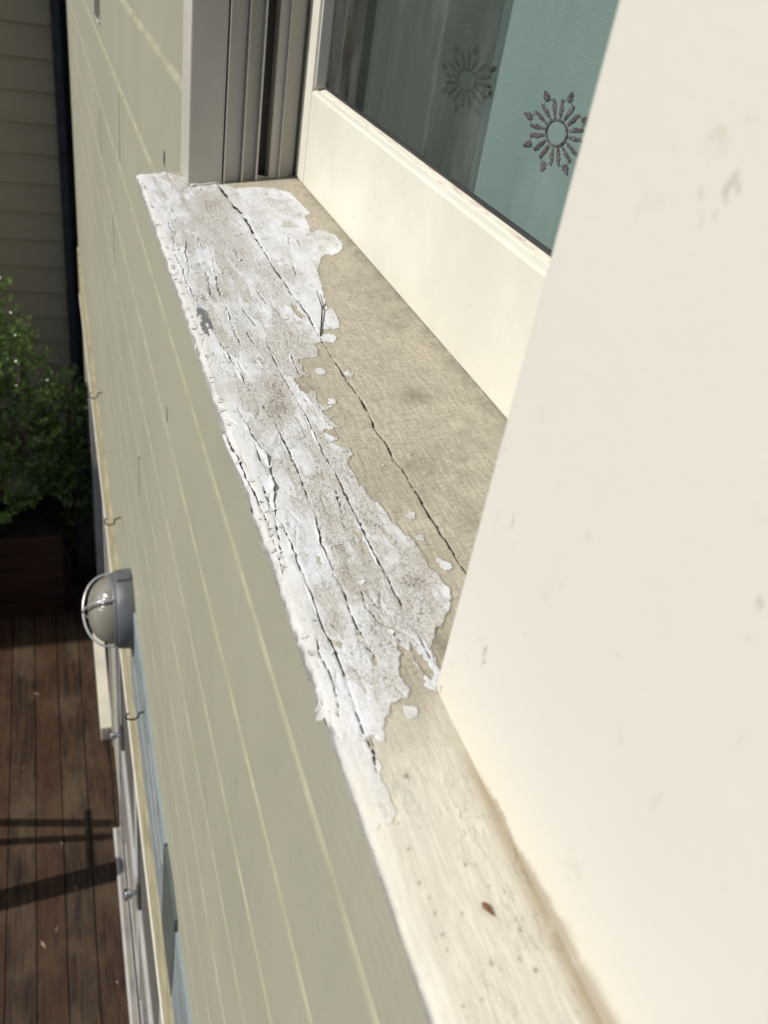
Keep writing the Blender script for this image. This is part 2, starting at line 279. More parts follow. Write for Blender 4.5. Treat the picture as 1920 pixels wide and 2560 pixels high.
GRIME= [(153.4, 876.0, 22, 60, 0.75), (138.0, 817.1, 22, 60, 0.6), (147.2, 769.7, 20, 60, 0.6), (151.9, 727.3, 16, 50, 0.6), (128.5, 479.8, 9, 30, 1.0), (122.5, 456.9, 9, 25, 1.0), (126.7, 456.8, 9, 18, 1.0), (126.9, 652.8, 14, 50, 0.45), (110.7, 674.8, 9, 30, 0.5), (125.5, 592.0, 14, 50, 0.45), (125.5, 556.5, 12, 35, 0.5), (153.6, 644.1, 10, 40, 0.4), (123.7, 311.7, 5, 10, 0.9), (122.4, 291.6, 9, 16, 0.9), (126.2, 283.6, 14, 14, 0.7), (135.4, 284.5, 9, 10, 0.7), (148.7, 278.8, 12, 10, 0.9), (107.7, 264.4, 4, 6, 0.9), (141.3, 263.1, 8, 14, 0.7), (128.8, 251.4, 12, 16, 0.7), (136.0, 341.2, 5, 10, 0.8), (108.6, 282.9, 7, 10, 0.6), (117.9, 243.5, 10, 14, 0.5), (120.1, 223.4, 6, 12, 0.6), (120.9, 328.5, 6, 20, 0.45), (132.4, 410.8, 5, 20, 0.5), (136.9, 379.8, 5, 25, 0.6), (142.0, 253.0, 8, 14, 0.6)]
BARE= [(102.5, 605.3, 4.5, 30)]
SPOTS= [(110.4, 178.4, 1.3), (101.4, 150.4, 0.8), (101.0, 137.7, 0.7), (102.4, 131.8, 0.6), (101.8, 126.3, 0.6), (102.1, 119.3, 0.7), (101.9, 114.5, 0.6), (112.7, 106.2, 0.9), (101.2, 160.6, 0.6), (117.5, 138.9, 0.9), (126.4, 126.1, 0.6), (125.7, 113.0, 0.9), (124.4, 100.1, 0.9), (120.1, 160.8, 0.6), (99.6, 97.6, 0.7), (122.2, 129.5, 0.5), (110.3, 123.5, 0.6), (142.1, 206.4, 0.7), (186.6, 359.6, 1.2), (186.9, 382.6, 1.0), (229.5, 417.0, 0.7), (182.5, 425.6, 1)]
TANDIRT= [(235.4, 560.9, 10, 22, 0.8), (210.6, 442.3, 12, 14, 0.9), (239.0, 605.5, 14, 40, 0.5), (200.5, 368.7, 25, 25, 0.5), (198.1, 310.7, 10, 20, 0.6), (148.5, 236.7, 6, 14, 0.8), (125.2, 217.6, 10, 14, 0.4), (148.3, 481.9, 5, 14, 0.8)]
TWIG= [(192.0, 621.8), (189.7, 603.7), (188.1, 590.5), (182.4, 570.6), (175.6, 548.0)]
SEED= [(117.3, 124.3), (118.3, 121.9), (118.9, 119.3)]
# ------------------------------------------------------------------ setting
g = MB(); g.box(-60, 60, -60, 60, -4.95, -4.9); tag(g.build('ground', M['soil']), kind='structure')
XW, XC, YN, YF = .156, .1363, .216, .946      # siding face, casing face, opening near / far edge
SL = .159
def zs(x): return -.27168+SL*x                 # top plane of the sloping sill
dk = MB()
x = -3.0-DECK0
while x < .62:
    x1 = min(x+.1385, .6); dk.box(x, x1, -2.6, 5.6, -4.495, -4.47, 0, .002); x += .144
for y in np.arange(-2.4, 5.6, .45): dk.box(-3, .6, y, y+.05, -4.60, -4.4955)
tag(dk.build('deck', M['deck']), kind='structure')

# ------------------------------------------------------------------ the house
house = empty('house', (1.5, 2, -4.47))
tag(house, 'olive cream weatherboard house wall with sliding window and weathered flaking sill', 'house')
def siding(y0, y1, zt, zb, first=-.175):
    pr = [(XW, zt)]; mi = []; zj = first
    while zj > zt: zj -= .181
    while zj+.181 < zt: zj += .181
    while zj > zb+.02:
        pr += [(XW, zj+.0012), (XW+.007, zj+.0002), (XW+.0072, zj-.0035), (XW+.0008, zj-.0115), (XW, zj-.0135)]; mi += [0, 0, 0, 1, 1]
        zj -= .181
    pr += [(XW, zb), (XW+.02, zb), (XW+.02, zt)]; mi += [0, 0, 0, 0, 0, 0]
    return pr, mi
sd_ = MB()
JZ = -.178
def addsid(y0, y1, zt, zb):
    pr = [(XW, zt)]; mi = []
    zj = JZ+.181*20
    while zj > zb+.02:
        if zj < zt-.005:
            pr += [(XW, zj+.0012), (XW+.0055, zj+.0002), (XW+.0057, zj-.0025), (XW+.0008, zj-.0115), (XW, zj-.0145)]; mi += [0, 0, 0, 1, 1]
        zj -= .181
    pr += [(XW, zb), (XW+.02, zb), (XW+.02, zt)]; mi += [0, 0, 0, 0]
    while len(mi) < len(pr): mi.append(0)
    sd_.extrude_y(pr, y0, y1, mi)
addsid(-2.4, 1.0, -.30, -2.12); addsid(1.0, 6.25, 1.6, -2.12)
sd_.box(XW+.001, XW+.02, 6.25, 6.31, -4.45, 1.6)
# butt joints and scuffs where boards meet
for (y, z0, z1, wd) in ((2.18, -.383, -.530, .0035), (2.46, -.74, -.885, .003), (1.252, -.682, -.709, .003), (1.76, -1.09, -1.2, .003), (2.95, -.56, -.70, .003)):
    sd_.extrude_x([(y-wd, z1), (y+wd, z1), (y+wd*.7, z0), (y-wd*.5, z0)], XW-.0006, XW+.002, 2)
sd_.extrude_x([(1.312, -.30), (1.318, -.30), (1.325, -.315), (1.314, -.322), (1.308, -.31)], XW-.0005, XW+.002, 2)
sd_.build('siding', [M['siding'], M['groove'], M['dark']], house)

# structure behind: framed wall body with room, window hole and door recess
wb = MB()
wb.box(XW+.021, .42, 1.02, 6.3, -2.45, 1.6); wb.box(XW+.021, .30, -2.4, 1.019, -2.45, -.30)
wb.box(XW+.021, .42, -2.4, .205, -.299, 1.6)
wb.box(.16, .42, 5.15, 6.3, -4.46, -2.4501); wb.box(.16, .42, 3.05, 3.75, -4.46, -2.4502)
wb.box(.24, .30, -2.4, 3.049, -4.46, -2.4501); wb.box(.24, .30, 3.751, 5.149, -4.46, -2.4501)
wb.build('wall', M['siding'], house)
rm = MB(); rm.box(2.4, 2.45, -1, 3, -1.2, 1.5); rm.box(.31, 2.39, -1, 3, -1.25, -1.2); rm.box(.43, 2.39, -1, 3, 1.5, 1.55)
rm.box(.43, 2.39, 2.95, 3, -1.19, 1.49); rm.box(.43, 2.39, -1, -.95, -1.19, 1.49); rm.box(.301, .33, -.94, 2.94, -1.19, -.26)
rm.build('room_lining', M['room'], house)

# window casings (outer boards)
cs = MB()
cs.box(XC, .1725, -.35, YN, zs(XC)-.004, 1.2, 0, .0022); cs.build('window_casing', M['casing'], house)
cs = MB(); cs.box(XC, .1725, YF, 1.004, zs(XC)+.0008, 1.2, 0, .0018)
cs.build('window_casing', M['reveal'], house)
# far jamb: stepped tracks running up the reveal
jm = MB()
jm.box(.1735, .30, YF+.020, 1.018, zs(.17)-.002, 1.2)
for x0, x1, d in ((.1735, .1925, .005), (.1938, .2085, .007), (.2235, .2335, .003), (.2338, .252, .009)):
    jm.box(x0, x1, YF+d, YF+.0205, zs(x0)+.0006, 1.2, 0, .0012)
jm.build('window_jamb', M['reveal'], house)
tk = MB()
for x, d in ((.1748, -.0022), (.1936, -.0030), (.2090, -.0040), (.2340, -.0012)): tk.box(x-.0008, x+.0008, YF+d, YF+.0202, zs(x)+.001, 1.2, 0, .0004)
tk.box(.2099, .2228, YF+.0188, YF+.0199, zs(.21)+.001, 1.2, 1)
tk.build('window_track', [M['reveal'], M['dark']], house)
# old paint and filler squeezed along the foot of the jamb
cl = MB(); rnd = random.Random(3)
pts = []
for i in range(26):
    x = .139+i*.0044; pts.append((x, (YF-.0005 if x < .173 else YF+.008)+rnd.uniform(-.0022, .0012), zs(x)+.0002+rnd.uniform(0, .0012)))
cl.tube(pts, [rnd.uniform(.0012, .0026) for _ in pts], 8); cl.build('caulking', M['reveal'], house, True)

# sash: stile, bottom rail with bevelled ledge, glass
XS, ZRT = .2540, -.1372
sash = MB()
zb = zs(XS)+.001
sash.extrude_y([(XS, zb), (XS, ZRT-.004), (XS+.0012, ZRT-.0015), (XS+.0062, ZRT-.0005), (XS+.0072, ZRT-.0016), (XS+.0085, ZRT), (XS+.0135, ZRT+.0016), (XS+.0165, ZRT+.0016), (XS+.0165, zb)], .12, .9155, [0, 0, 0, 0, 1, 1, 1, 0, 0])
o = sash.build('window_rail', [M['cream'], M['worn']], house)
st = MB(); st.box(XS-.0004, XS+.0165, .9165, YF+.004, zb, 1.15, 0, .0012); st.build('window_stile', M['cream'], house)
gb = MB(); gb.box(XS+.0022, XS+.0130, .9120, .9163, ZRT+.002, 1.15, 0, .0008); gb.build('glazing_bead', M['white'], house)
gs = MB(); gs.box(XS+.0115, XS+.0128, .13, .9118, ZRT+.0018, 1.15, 0, .0004); gs.build('rubber_gasket', M['dark'], house) if False else None
ga = MB(); ga.box(XS+.0122, XS+.0150, .13, .9118, ZRT+.0017, ZRT+.0040, 0, .0005); ga.build('glazing_gasket', M['fence'], house)
gl = MB(); gl.add([(XS+.014, .125, ZRT+.004), (XS+.014, .914, ZRT+.004), (XS+.014, .914, 1.15), (XS+.014, .125, 1.15)], [(3, 2, 1, 0)])
gl.build('window_pane', M['glass'], house)
def shade_sheet_mat():
    q = N('insect_screen_mesh'); tr = q.n('ShaderNodeBsdfTransparent'); df = q.n('ShaderNodeBsdfDiffuse'); df.inputs[0].default_value = (.075, .075, .068, 1)
    mx = q.n('ShaderNodeMixShader'); mx.inputs[0].default_value = .60
    q.link(tr.outputs[0], mx.inputs[1]); q.link(df.outputs[0], mx.inputs[2]); q.link(mx.outputs[0], q.out.inputs[0]); return q.m
sc_ = MB(); sc_.add([(.2915, .596, -.20), (.2915, .93, -.20), (.2915, .93, 1.1), (.2915, .596, 1.1)], [(0, 1, 2, 3)])  # dark see-through sheet added to put the shade on the far curtain
sc_.build('insect_screen', shade_sheet_mat(), house)

# ------------------------------------------------------------------ curtain
def cx(y):
    t = (y-.455) % .175/.175
    base = .332-.034*(t/.86) if t < .86 else .298+.034*((t-.86)/.14)
    return base+.0012*math.sin(y*61)
cu = MB(); ny = 300; nz = 40
ys = np.linspace(.05, 1.15, ny); zz = np.linspace(-.75, 1.2, nz)
xs_ = np.array([cx(y) for y in ys]); k = np.ones(7)/7; xs_ = np.convolve(np.pad(xs_, 3, mode='edge'), k, 'valid')
vs = [(xs_[i]+.002*math.sin(z*3+ys[i]*9), ys[i], z) for z in zz for i in range(ny)]
cu.add(vs, [(j*ny+i, j*ny+i+1, (j+1)*ny+i+1, (j+1)*ny+i) for j in range(nz-1) for i in range(ny-1)])
def surf(y, z): return float(np.interp(y, ys, xs_))+.002*math.sin(z*3+y*9)-.0007
def flower(fy, fz, ry, rz, seed=1):
    rr = random.Random(seed)
    def P(a, r): 
        y = fy+ry*r*math.sin(a); z = fz+rz*r*math.cos(a); return (surf(y, z), y, z)
    def stroke(a0, r0, a1, r1, w0, w1, bend=0., n=9):
        L = []; Rr = []
        for i in range(n):
            t = i/(n-1); a = a0+(a1-a0)*t+bend*math.sin(math.pi*t); r = r0+(r1-r0)*t; w = w0+(w1-w0)*t
            w *= rr.uniform(.6, 1.25); L.append(P(a-w/r, r)); Rr.append(P(a+w/r, r))
        for i in range(n-1): cu.add([L[i], Rr[i], Rr[i+1], L[i+1]], [(0, 1, 2, 3)], 1)
    for k in range(8):
        a = k*math.pi/4+.62
        for s in (-1, 1):
            stroke(a+s*.17, .38, a+s*.205, .60, .024, .058, s*.02, 14); stroke(a+s*.205, .60, a+s*.23, .82, .062, .024, s*.02, 14)
            stroke(a+s*.20, .76, a+s*.06, .86, .012, .012)
        stroke(a, .80, a, .92, .03, .10, 0, 12); stroke(a, .92, a, 1.07, .10, .010, 0, 12)
    for k in range(64): 
        a = k*math.pi/32; stroke(a, .29, a+.05, .345, .02, .02, 0, 3)
for k, (fy, fz, ry) in enumerate(((.5275, -.088, .0325), (.689, -.0835, .037), (.60, .12, .035), (.78, .13, .035), (.42, .11, .035))):
    flower(fy, fz, ry, .0245, k)
def cloth():
    q = N('teal_curtain_cloth', .85, .1)
    q1 = q.noise(4, 3, .6, st=(1, 1, .3)); wv = q.noise(700, 2, .5, st=(1, .4, 3))
    return q.fin(q.mix(q.step(q1, .3, .7), (.262, .318, .308), (.312, .368, .356)), q.bump(wv, .00022))
M['cloth'] = cloth(); M['motif'] = paint_mat('brown_print', (.19, .14, .15), .25, 500, .5, .6, .0004, 260, (.30, .32, .30), (1, 1, 1), .55)
tag(cu.build('curtain', [M['cloth'], M['motif']], None, True), 'teal curtain with brown flower prints hanging behind the window glass', 'curtain')
# ------------------------------------------------------------------ window sill: one dense sheet, millimetre data surveyed on its top plane
def vnoise(x, y, seed=0):
    xi = np.floor(x).astype(np.int64); yi = np.floor(y).astype(np.int64); xf = x-xi; yf = y-yi
    def h(a, b):
        n = (a*374761393+b*668265263+seed*974711) & 0xffffffff
        n = ((n ^ (n >> 13))*1274126177) & 0xffffffff
        return ((n ^ (n >> 16)) & 0xffff)/65535.
    u = xf*xf*(3-2*xf); v = yf*yf*(3-2*yf)
    return (h(xi, yi)*(1-u)+h(xi+1, yi)*u)*(1-v)+(h(xi, yi+1)*(1-u)+h(xi+1, yi+1)*u)*v
def fbm(x, y, oct=4, seed=0, rough=.55):
    s = 0; a = 1; t = 0
    for k in range(oct): s = s+a*vnoise(x*2**k+k*17.3, y*2**k+k*9.1, seed+k); t += a; a *= rough
    return s/t
def sst(v, a, b): t = np.clip((v-a)/(b-a), 0, 1); return t*t*(3-2*t)
def seg_d(px, py, line):
    d = np.full(px.shape, 1e9); tt = np.zeros(px.shape)
    n = len(line)-1
    for i in range(n):
        ax, ay = line[i]; bx, by = line[i+1]; dx, dy = bx-ax, by-ay
        t = np.clip(((px-ax)*dx+(py-ay)*dy)/(dx*dx+dy*dy+1e-9), 0, 1)
        e = np.hypot(px-ax-t*dx, py-ay-t*dy); m = e < d; d[m] = e[m]; tt[m] = (i+t[m])/n
    return d, tt
def poly_sd(px, py, poly):
    d, _ = seg_d(px, py, poly+[poly[0]]); inside = np.zeros(px.shape, bool); n = len(poly)
    for i in range(n):
        x0, y0 = poly[i]; x1, y1 = poly[(i+1) % n]
        if y0 == y1: continue
        c = ((y0 > py) != (y1 > py)) & (px < (x1-x0)*(py-y0)/(y1-y0)+x0); inside ^= c
    return np.where(inside, d, -d)

XF = 90.0
# rows across the sill: underside, front face, nose, top
us = []          # (x mm, h mm relative to the top plane, top flag, front flag)
for t in np.linspace(0, 1, 6)[:-1]: us.append((150-t*(150-XF-3.2), -26, 0, 0))
for t in np.linspace(0, 1, 30)[:-1]: us.append((XF+3.2-3.2*t*1.0, -26+t*23.2, 0, 1))
for t in np.linspace(0, 1, 7)[:-1]:
    a = t*math.pi/2; us.append((XF+2.8-2.8*math.cos(a), -2.8+2.8*math.sin(a), a/(math.pi/2), 1-t))
xs = list(np.arange(XF+2.8, 182, .62))+list(np.arange(182, 256, .85))+[257, 262, 275]
us += [(x, 0, 1, 0) for x in xs]
yy = [-300, -200, -120, -60, -20]
y = 0.
while y < 1006: yy.append(y); y += .62+.75*max(0, y)/1000
yy.append(1006.)
U = np.array(us); Y = np.array(yy)
nu, nyy = len(U), len(Y)
gx = np.repeat(U[:, 0][None], nyy, 0); gy = np.repeat(Y[:, None], nu, 1); gh = np.repeat(U[:, 1][None], nyy, 0)
top = np.repeat(U[:, 2][None], nyy, 0); front = np.repeat(U[:, 3][None], nyy, 0)
wob = (fbm(gx/9, gy/9, 3, 5)-.5)
poly = [(60, 1010), (120, 1010), (135, 985), (150, 960)]+PAINT+[(60, 150)]
jx = gx+2.4*(fbm(gx/3, gy/3, 3, 11)-.5); jy = gy+4*(fbm(gx/3, gy/3, 3, 12)-.5)
sd = poly_sd(jx, jy, poly)
for h_ in HOLES: sd = np.minimum(sd, -poly_sd(jx, jy, h_))
for fx, fy, r in FLECKS: sd = np.maximum(sd, r-np.hypot((jx-fx), (jy-fy)*.8))
# paint chipped away in small islands
isl = fbm(gx/4.5, gy/14, 4, 33); chipz = sst(gx, 106, 118)*(1-sst(gx, 158, 172))
sd = np.minimum(sd, np.where(isl > .765, -(isl-.765)*30, 50))
# long open grooves and cracks
crack = np.zeros(gx.shape); groove = np.zeros(gx.shape); lip = np.zeros(gx.shape)
CRACKS.pop('g27'); CRACKS.pop('g28')
WID = dict(m0=(1.9, 1.), m1=(.7, .9), m2=(.55, .8), m3=(.5, 1.), g1=(.5, .6), g2=(.45, .6), g3=(.5, .65), g4=(.45, .6))
for nme, l in CRACKS.items():
    wd, st_ = WID.get(nme, (.42, .5))
    d, t = seg_d(gx+.9*(fbm(gx/2.2, gy/5, 3, 21)-.5)*2, gy, l)
    var = .35+1.3*fbm(gx/50, gy/11, 2, 44); w_ = wd*var*(np.sin(np.clip(t, .02, .98)*math.pi)**.3)
    m = fbm(gx/30, gy/16, 2, 46) if nme != 'm3' else np.ones(gx.shape)
    if nme in ('m1', 'm2'): m = m+.12
    crack = np.maximum(crack, (1-sst(d, w_*.35, w_))*sst(m, .30, .52)*min(1, st_+.15))
    groove = np.maximum(groove, (1-sst(d, 0, w_*2.4))*st_)
    side = np.interp(gy, [p[1] for p in sorted(l, key=lambda p: p[1])], [p[0] for p in sorted(l, key=lambda p: p[1])])
    lip = np.maximum(lip, (1-sst(d, 0, 5.5))*st_*(gx < side)*.5)
# short fine splits and wrinkles in the film, mostly along the grain
rs = random.Random(77)
for i in range(260):
    ax, ay = rs.uniform(92, 172)-3, 190+760*rs.random()**1.15; L = rs.uniform(3, 18)*(1+ay/900); an = rs.gauss(0, .10) if rs.random() < .9 else rs.uniform(-1.2, 1.2)
    if abs(an) > .5: L *= .35
    line = [(ax, ay)]
    for k in range(4): an += rs.gauss(0, .22); line.append((line[-1][0]+math.sin(an)*L/4, line[-1][1]+math.cos(an)*L/4))
    j0, j1 = np.searchsorted(Y, min(p[1] for p in line)-3), np.searchsorted(Y, max(p[1] for p in line)+3)
    i0 = 30+np.searchsorted(U[30:, 0], min(p[0] for p in line)-3); i1 = 30+np.searchsorted(U[30:, 0], max(p[0] for p in line)+3)
    if j1 <= j0 or i1 <= i0: continue
    d, t = seg_d(gx[j0:j1, i0:i1], gy[j0:j1, i0:i1], line); w_ = rs.uniform(.3, .6)*np.clip(np.sin(t*math.pi), .15, 1); s_ = rs.uniform(.3, 1)
    ins = sd[j0:j1, i0:i1] > 0
    crack[j0:j1, i0:i1] = np.maximum(crack[j0:j1, i0:i1], (1-sst(d, w_*.4, w_))*s_*ins*.38)
    groove[j0:j1, i0:i1] = np.maximum(groove[j0:j1, i0:i1], (1-sst(d, 0, w_*2.2))*s_*.5*ins)
grime = np.zeros(gx.shape)
for cx_, cy_, rx, ry, s_ in GRIME:
    q = ((gx-cx_)/rx)**2+((gy-cy_)/ry)**2; grime = np.maximum(grime, s_*np.exp(-q*.9))
bandn = fbm(gx/9, gy/60, 4, 141, .6)
grime = np.maximum(grime, .62*sst(bandn, .42, .62)*sst(gx, 100, 108)*(1-sst(gx, 158, 180)*.6)*sst(gy, 195, 235))
grime = np.maximum(grime, .45*sst(fbm(gx/14, gy/22, 4, 151, .6), .5, .66)*sst(gx, 97, 104))
bare = np.zeros(gx.shape)
for cx_, cy_, rx, ry in BARE: bare = np.maximum(bare, (1-sst(((jx-cx_)/rx)**2+((jy-cy_)/ry)**2+3*(fbm(gx/2.5, gy/9, 3, 161)-.5), .5, 1.0)))
spot = np.zeros(gx.shape)
for cx_, cy_, r in SPOTS: spot = np.maximum(spot, 1-sst(np.hypot(gx-cx_+wob*2, (gy-cy_)*.75), r*.35, r*.95))
tand = np.zeros(gx.shape)
for cx_, cy_, rx, ry, s_ in TANDIRT:
    q = ((gx-cx_)/rx)**2+((gy-cy_)/ry)**2; tand = np.maximum(tand, s_*np.exp(-q))
edge = sst(gx, 236, 254)*(.55+.5*fbm(gx/8, gy/30, 3, 71)); tand = np.maximum(tand, edge*.8)
tand = np.maximum(tand, 1.0*np.exp(-(np.maximum(0, 136.5-gx)/4.5)**2)*(gx < 138)*(1-sst(gy, 165, 200)))
# layered plates of old paint, stretched along the grain
tn = fbm(gx/7.5, gy/38, 4, 61, .5)*5.2; fr = tn-np.floor(tn); terr = np.floor(tn)+sst(fr, .0, .10)
tn2 = fbm(gx/4, gy/24, 4, 81, .55)*6; fr2 = tn2-np.floor(tn2); terr2 = np.floor(tn2)+sst(fr2, 0, .12)
edge_line = np.exp(-((fr-.05)/.035)**2)*.8+np.exp(-((fr2-.06)/.04)**2)*.45
pm = sst(sd, -.35, .35)
hh = pm*(.45+.15*(terr-2.5)+.08*(terr2-3)+.2*(fbm(gx/3, gy/10, 4, 91)-.5))
hh += pm*.5*np.exp(-np.clip(sd, 0, 99)/1.6)*fbm(gx/6, gy/6, 2, 93)          # lifted rim of the paint film
hh += lip*.7*fbm(gx/20, gy/30, 2, 95)
hh += -groove*.9-crack*1.9
hh += (1-pm)*.22*(fbm(gx/1.1, gy/16, 3, 97)-.5)*2
hh -= bare*.8
near = 1-sst(gy, 160, 235)
hh *= (1-.55*near)
ragged = 1.4*(fbm(gy/7, gy*0+1, 4, 101)-.5)*2+2.6*np.maximum(0, fbm(gy/3.2, gy*0+4, 3, 103)-.62)*2
ragged = ragged*(1-.75*near)*np.maximum(front, np.exp(-(gx-XF)/2.5)*(top > 0))
X3 = gx-ragged; H3 = gh+hh*top
Z3 = -271.68+SL*X3+H3*math.cos(math.atan(SL)); X3 = X3-(gh+hh*top)*SL*.98
P3 = np.stack([X3/1000, gy/1000, Z3/1000+HC], -1).reshape(-1, 3)
idx = np.arange(nu*nyy).reshape(nyy, nu)
quads = np.stack([idx[:-1, :-1], idx[:-1, 1:], idx[1:, 1:], idx[1:, :-1]], -1).reshape(-1, 4)
me = bpy.data.meshes.new('window_sill')
me.vertices.add(len(P3)); me.vertices.foreach_set('co', P3.ravel())
me.loops.add(quads.size); me.loops.foreach_set('vertex_index', quads.ravel().astype(np.int32))
me.polygons.add(len(quads)); me.polygons.foreach_set('loop_start', np.arange(0, quads.size, 4, dtype=np.int32))
me.polygons.foreach_set('loop_total', np.full(len(quads), 4, dtype=np.int32)) if False else None
me.update(calc_edges=True); me.polygons.foreach_set('use_smooth', [True]*len(quads))
def attr(nm, r, g_, b):
    a = me.attributes.new(nm, 'FLOAT_COLOR', 'POINT')
    a.data.foreach_set('color', np.stack([r, g_, b, np.ones(r.shape)], -1).astype(np.float32).ravel())
attr('wear', np.clip(sd/20, -1, 1)*.5+.5, crack, grime)
attr('dirt', bare, spot, tand)
attr('layer', np.clip(edge_line, 0, 1)*pm, near, front)
def sill_mat():
    q = N('weathered_sill', .62, .25)
    def at(n_):
        a = q.n('ShaderNodeAttribute', attribute_name=n_); s_ = q.n('ShaderNodeSeparateColor'); q.link(a.outputs['Color'], s_.inputs[0]); return s_.outputs
    W_, D_, L_ = at('wear'), at('dirt'), at('layer')
    fine = q.noise(900, 4, .65); med = q.noise(260, 5, .65, st=(1, .45, 1)); 
    sdn = q.math('ADD', W_[0], q.math('MULTIPLY', q.math('SUBTRACT', med, .5), .055))
    pmk = q.step(sdn, .494, .506)
    # bare/old tan paint with wood grain telegraphing through
    grain = q.noise(700, 5, .7, st=(1, .10, 1)); cross = q.noise(700, 4, .65, st=(.14, 1, 1), loc=(3, 3, 3)); blot = q.noise(18, 5, .65)
    tan = q.mix(q.step(grain, .35, .68), (.365, .327, .25), (.515, .462, .36))
    tan = q.mix(q.math('MULTIPLY', q.step(cross, .50, .66), .5), tan, (.19, .165, .12))
    tan = q.mix(q.math('MULTIPLY', q.step(blot, .42, .68), .42), tan, (.29, .262, .205))
    tan = q.mix(q.math('MULTIPLY', q.step(q.noise(1100, 3, .6), .56, .66), .5), tan, (.12, .10, .07))
    dd = q.math('MULTIPLY', D_[2], q.step(q.noise(60, 5, .75), .3, .62)); tan = q.mix(q.math('MULTIPLY', dd, .85), tan, (.17, .152, .115))
    cream = q.mix(q.step(grain, .4, .7), (.535, .50, .415), (.65, .61, .51))
    cream = q.mix(q.math('MULTIPLY', q.step(q.noise(45, 5, .7, st=(1, .5, 1)), .48, .72), .5), cream, (.50, .475, .42))
    gsp = q.math('MULTIPLY', q.step(q.noise(750, 3, .6, st=(1, .35, 1)), .60, .70), q.step(q.noise(50, 3, .6, loc=(1, 4, 2)), .42, .6))
    cream = q.mix(q.math('MULTIPLY', gsp, .8), cream, (.27, .255, .225)); 
    dn = q.math('MULTIPLY', D_[2], q.step(q.noise(70, 4, .7), .2, .5)); cream = q.mix(q.math('MULTIPLY', dn, .9), cream, (.33, .27, .17))
    base = q.mix(L_[1], tan, cream)
    # paint film
    pn = q.noise(60, 5, .7, st=(1, .35, 1)); white = q.mix(q.step(pn, .35, .6), (.56, .555, .545), (.67, .675, .69))
    yell = q.noise(35, 4, .7, st=(1, .3, 1), loc=(2, 8, 1)); white = q.mix(q.math('MULTIPLY', q.step(yell, .56, .7), .45), white, (.52, .465, .37))
    white = q.mix(q.math('MULTIPLY', L_[0], .38), white, (.33, .28, .21))
    pl_ = q.math('ADD', W_[2], q.math('MULTIPLY', q.math('SUBTRACT', q.noise(110, 6, .7, st=(1, .28, 1)), .5), 1.1))
    white = q.mix(q.math('MULTIPLY', q.step(pl_, .20, .27), .5), white, (.575, .56, .52))
    white = q.mix(q.math('MULTIPLY', q.step(pl_, .44, .50), .7), white, (.53, .51, .465))
    white = q.mix(q.math('MULTIPLY', q.step(pl_, .62, .68), .6), white, (.47, .435, .375))
    hair = q.noise(620, 5, .75, st=(1, .55, 1), dist=2.2); hair2 = q.noise(1100, 4, .7, st=(.5, 1, 1), dist=2.5, loc=(4, 4, 1))
    den = q.math('ADD', W_[2], q.math('MULTIPLY', q.math('SUBTRACT', q.noise(75, 5, .75), .5), 1.2))
    g2 = q.math('MAXIMUM', q.math('MULTIPLY', q.step(den, .15, .55), q.step(hair, .545, .575)), q.math('MULTIPLY', q.step(den, -.2, .35), q.step(hair2, .585, .62)))
    white = q.mix(q.math('MULTIPLY', g2, .88), white, (.12, .10, .075))
    g3 = q.math('MULTIPLY', q.step(den, .70, .95), q.step(hair, .49, .54)); white = q.mix(q.math('MULTIPLY', g3, .85), white, (.06, .045, .032))
    vo = q.voro(330, (1, .55, 1), 'DISTANCE_TO_EDGE'); ck = q.math('MULTIPLY', q.step(vo, .05, .0), q.step(q.noise(40, 3, .6, loc=(5, 5, 1)), .42, .6))
    white = q.mix(q.math('MULTIPLY', ck, .5), white, (.24, .21, .17))
    white = q.mix(q.math('MULTIPLY', q.step(q.noise(1500, 2, .5), .69, .75), .5), white, (.2, .16, .12))
    rim = q.math('MULTIPLY', q.step(sdn, .506, .512), q.step(sdn, .522, .512)); 
    col = q.mix(q.math('MULTIPLY', pmk, q.step(L_[1], .2, 1.2, 1., .35)), base, white)
    sx = q.n('ShaderNodeSeparateXYZ'); q.link(q.co, sx.inputs[0])
    lipf = q.math('MULTIPLY', q.step(q.math('ADD', sx.outputs[0], q.math('MULTIPLY', q.math('SUBTRACT', q.noise(120, 4, .7, st=(1, .3, 1)), .5), .006)), .0985, .0955), q.step(q.noise(30, 3, .6, st=(1, .6, 1), loc=(8, 1, 1)), .25, .5))
    col = q.mix(q.math('MULTIPLY', lipf, .6), col, q.mix(L_[1], (.68, .66, .61), (.70, .67, .58)))
    # thin dirt line lodged against the film edge
    low = q.math('MULTIPLY', q.step(L_[1], .6, .1), q.math('MULTIPLY', q.step(sdn, .480, .496), q.step(sdn, .505, .497))); col = q.mix(q.math('MULTIPLY', low, .5), col, (.22, .17, .11))
    col = q.mix(D_[0], col, q.mix(q.step(fine, .4, .6), (.12, .115, .11), (.22, .21, .20)))
    fcol = q.mix(q.step(q.noise(90, 4, .7, st=(1, .5, 1)), .42, .62), (.40, .385, .36), (.62, .60, .56))
    ff = q.math('MULTIPLY', L_[2], q.step(q.noise(50, 4, .7, loc=(3, 1, 1)), .3, .55)); col = q.mix(q.math('MULTIPLY', ff, .8), col, fcol)
    col = q.mix(q.math('MULTIPLY', D_[1], .8), col, (.17, .13, .085))
    col = q.mix(q.step(W_[1], .12, .5), col, (.03, .022, .016))
    b1 = q.bump(q.mix(pmk, grain, med), .0003, .7); b2 = q.bump(fine, .0002, .7, b1); b3 = q.bump(q.math('ADD', pmk, q.step(pl_, .47, .41)), .00035, .7, b2)
    return q.fin(col, b3)
me.materials.append(sill_mat())
sill = bpy.data.objects.new('window_sill', me); C.objects.link(sill); sill.parent = house; sill.matrix_parent_inverse = Matrix.Translation(-house.location)
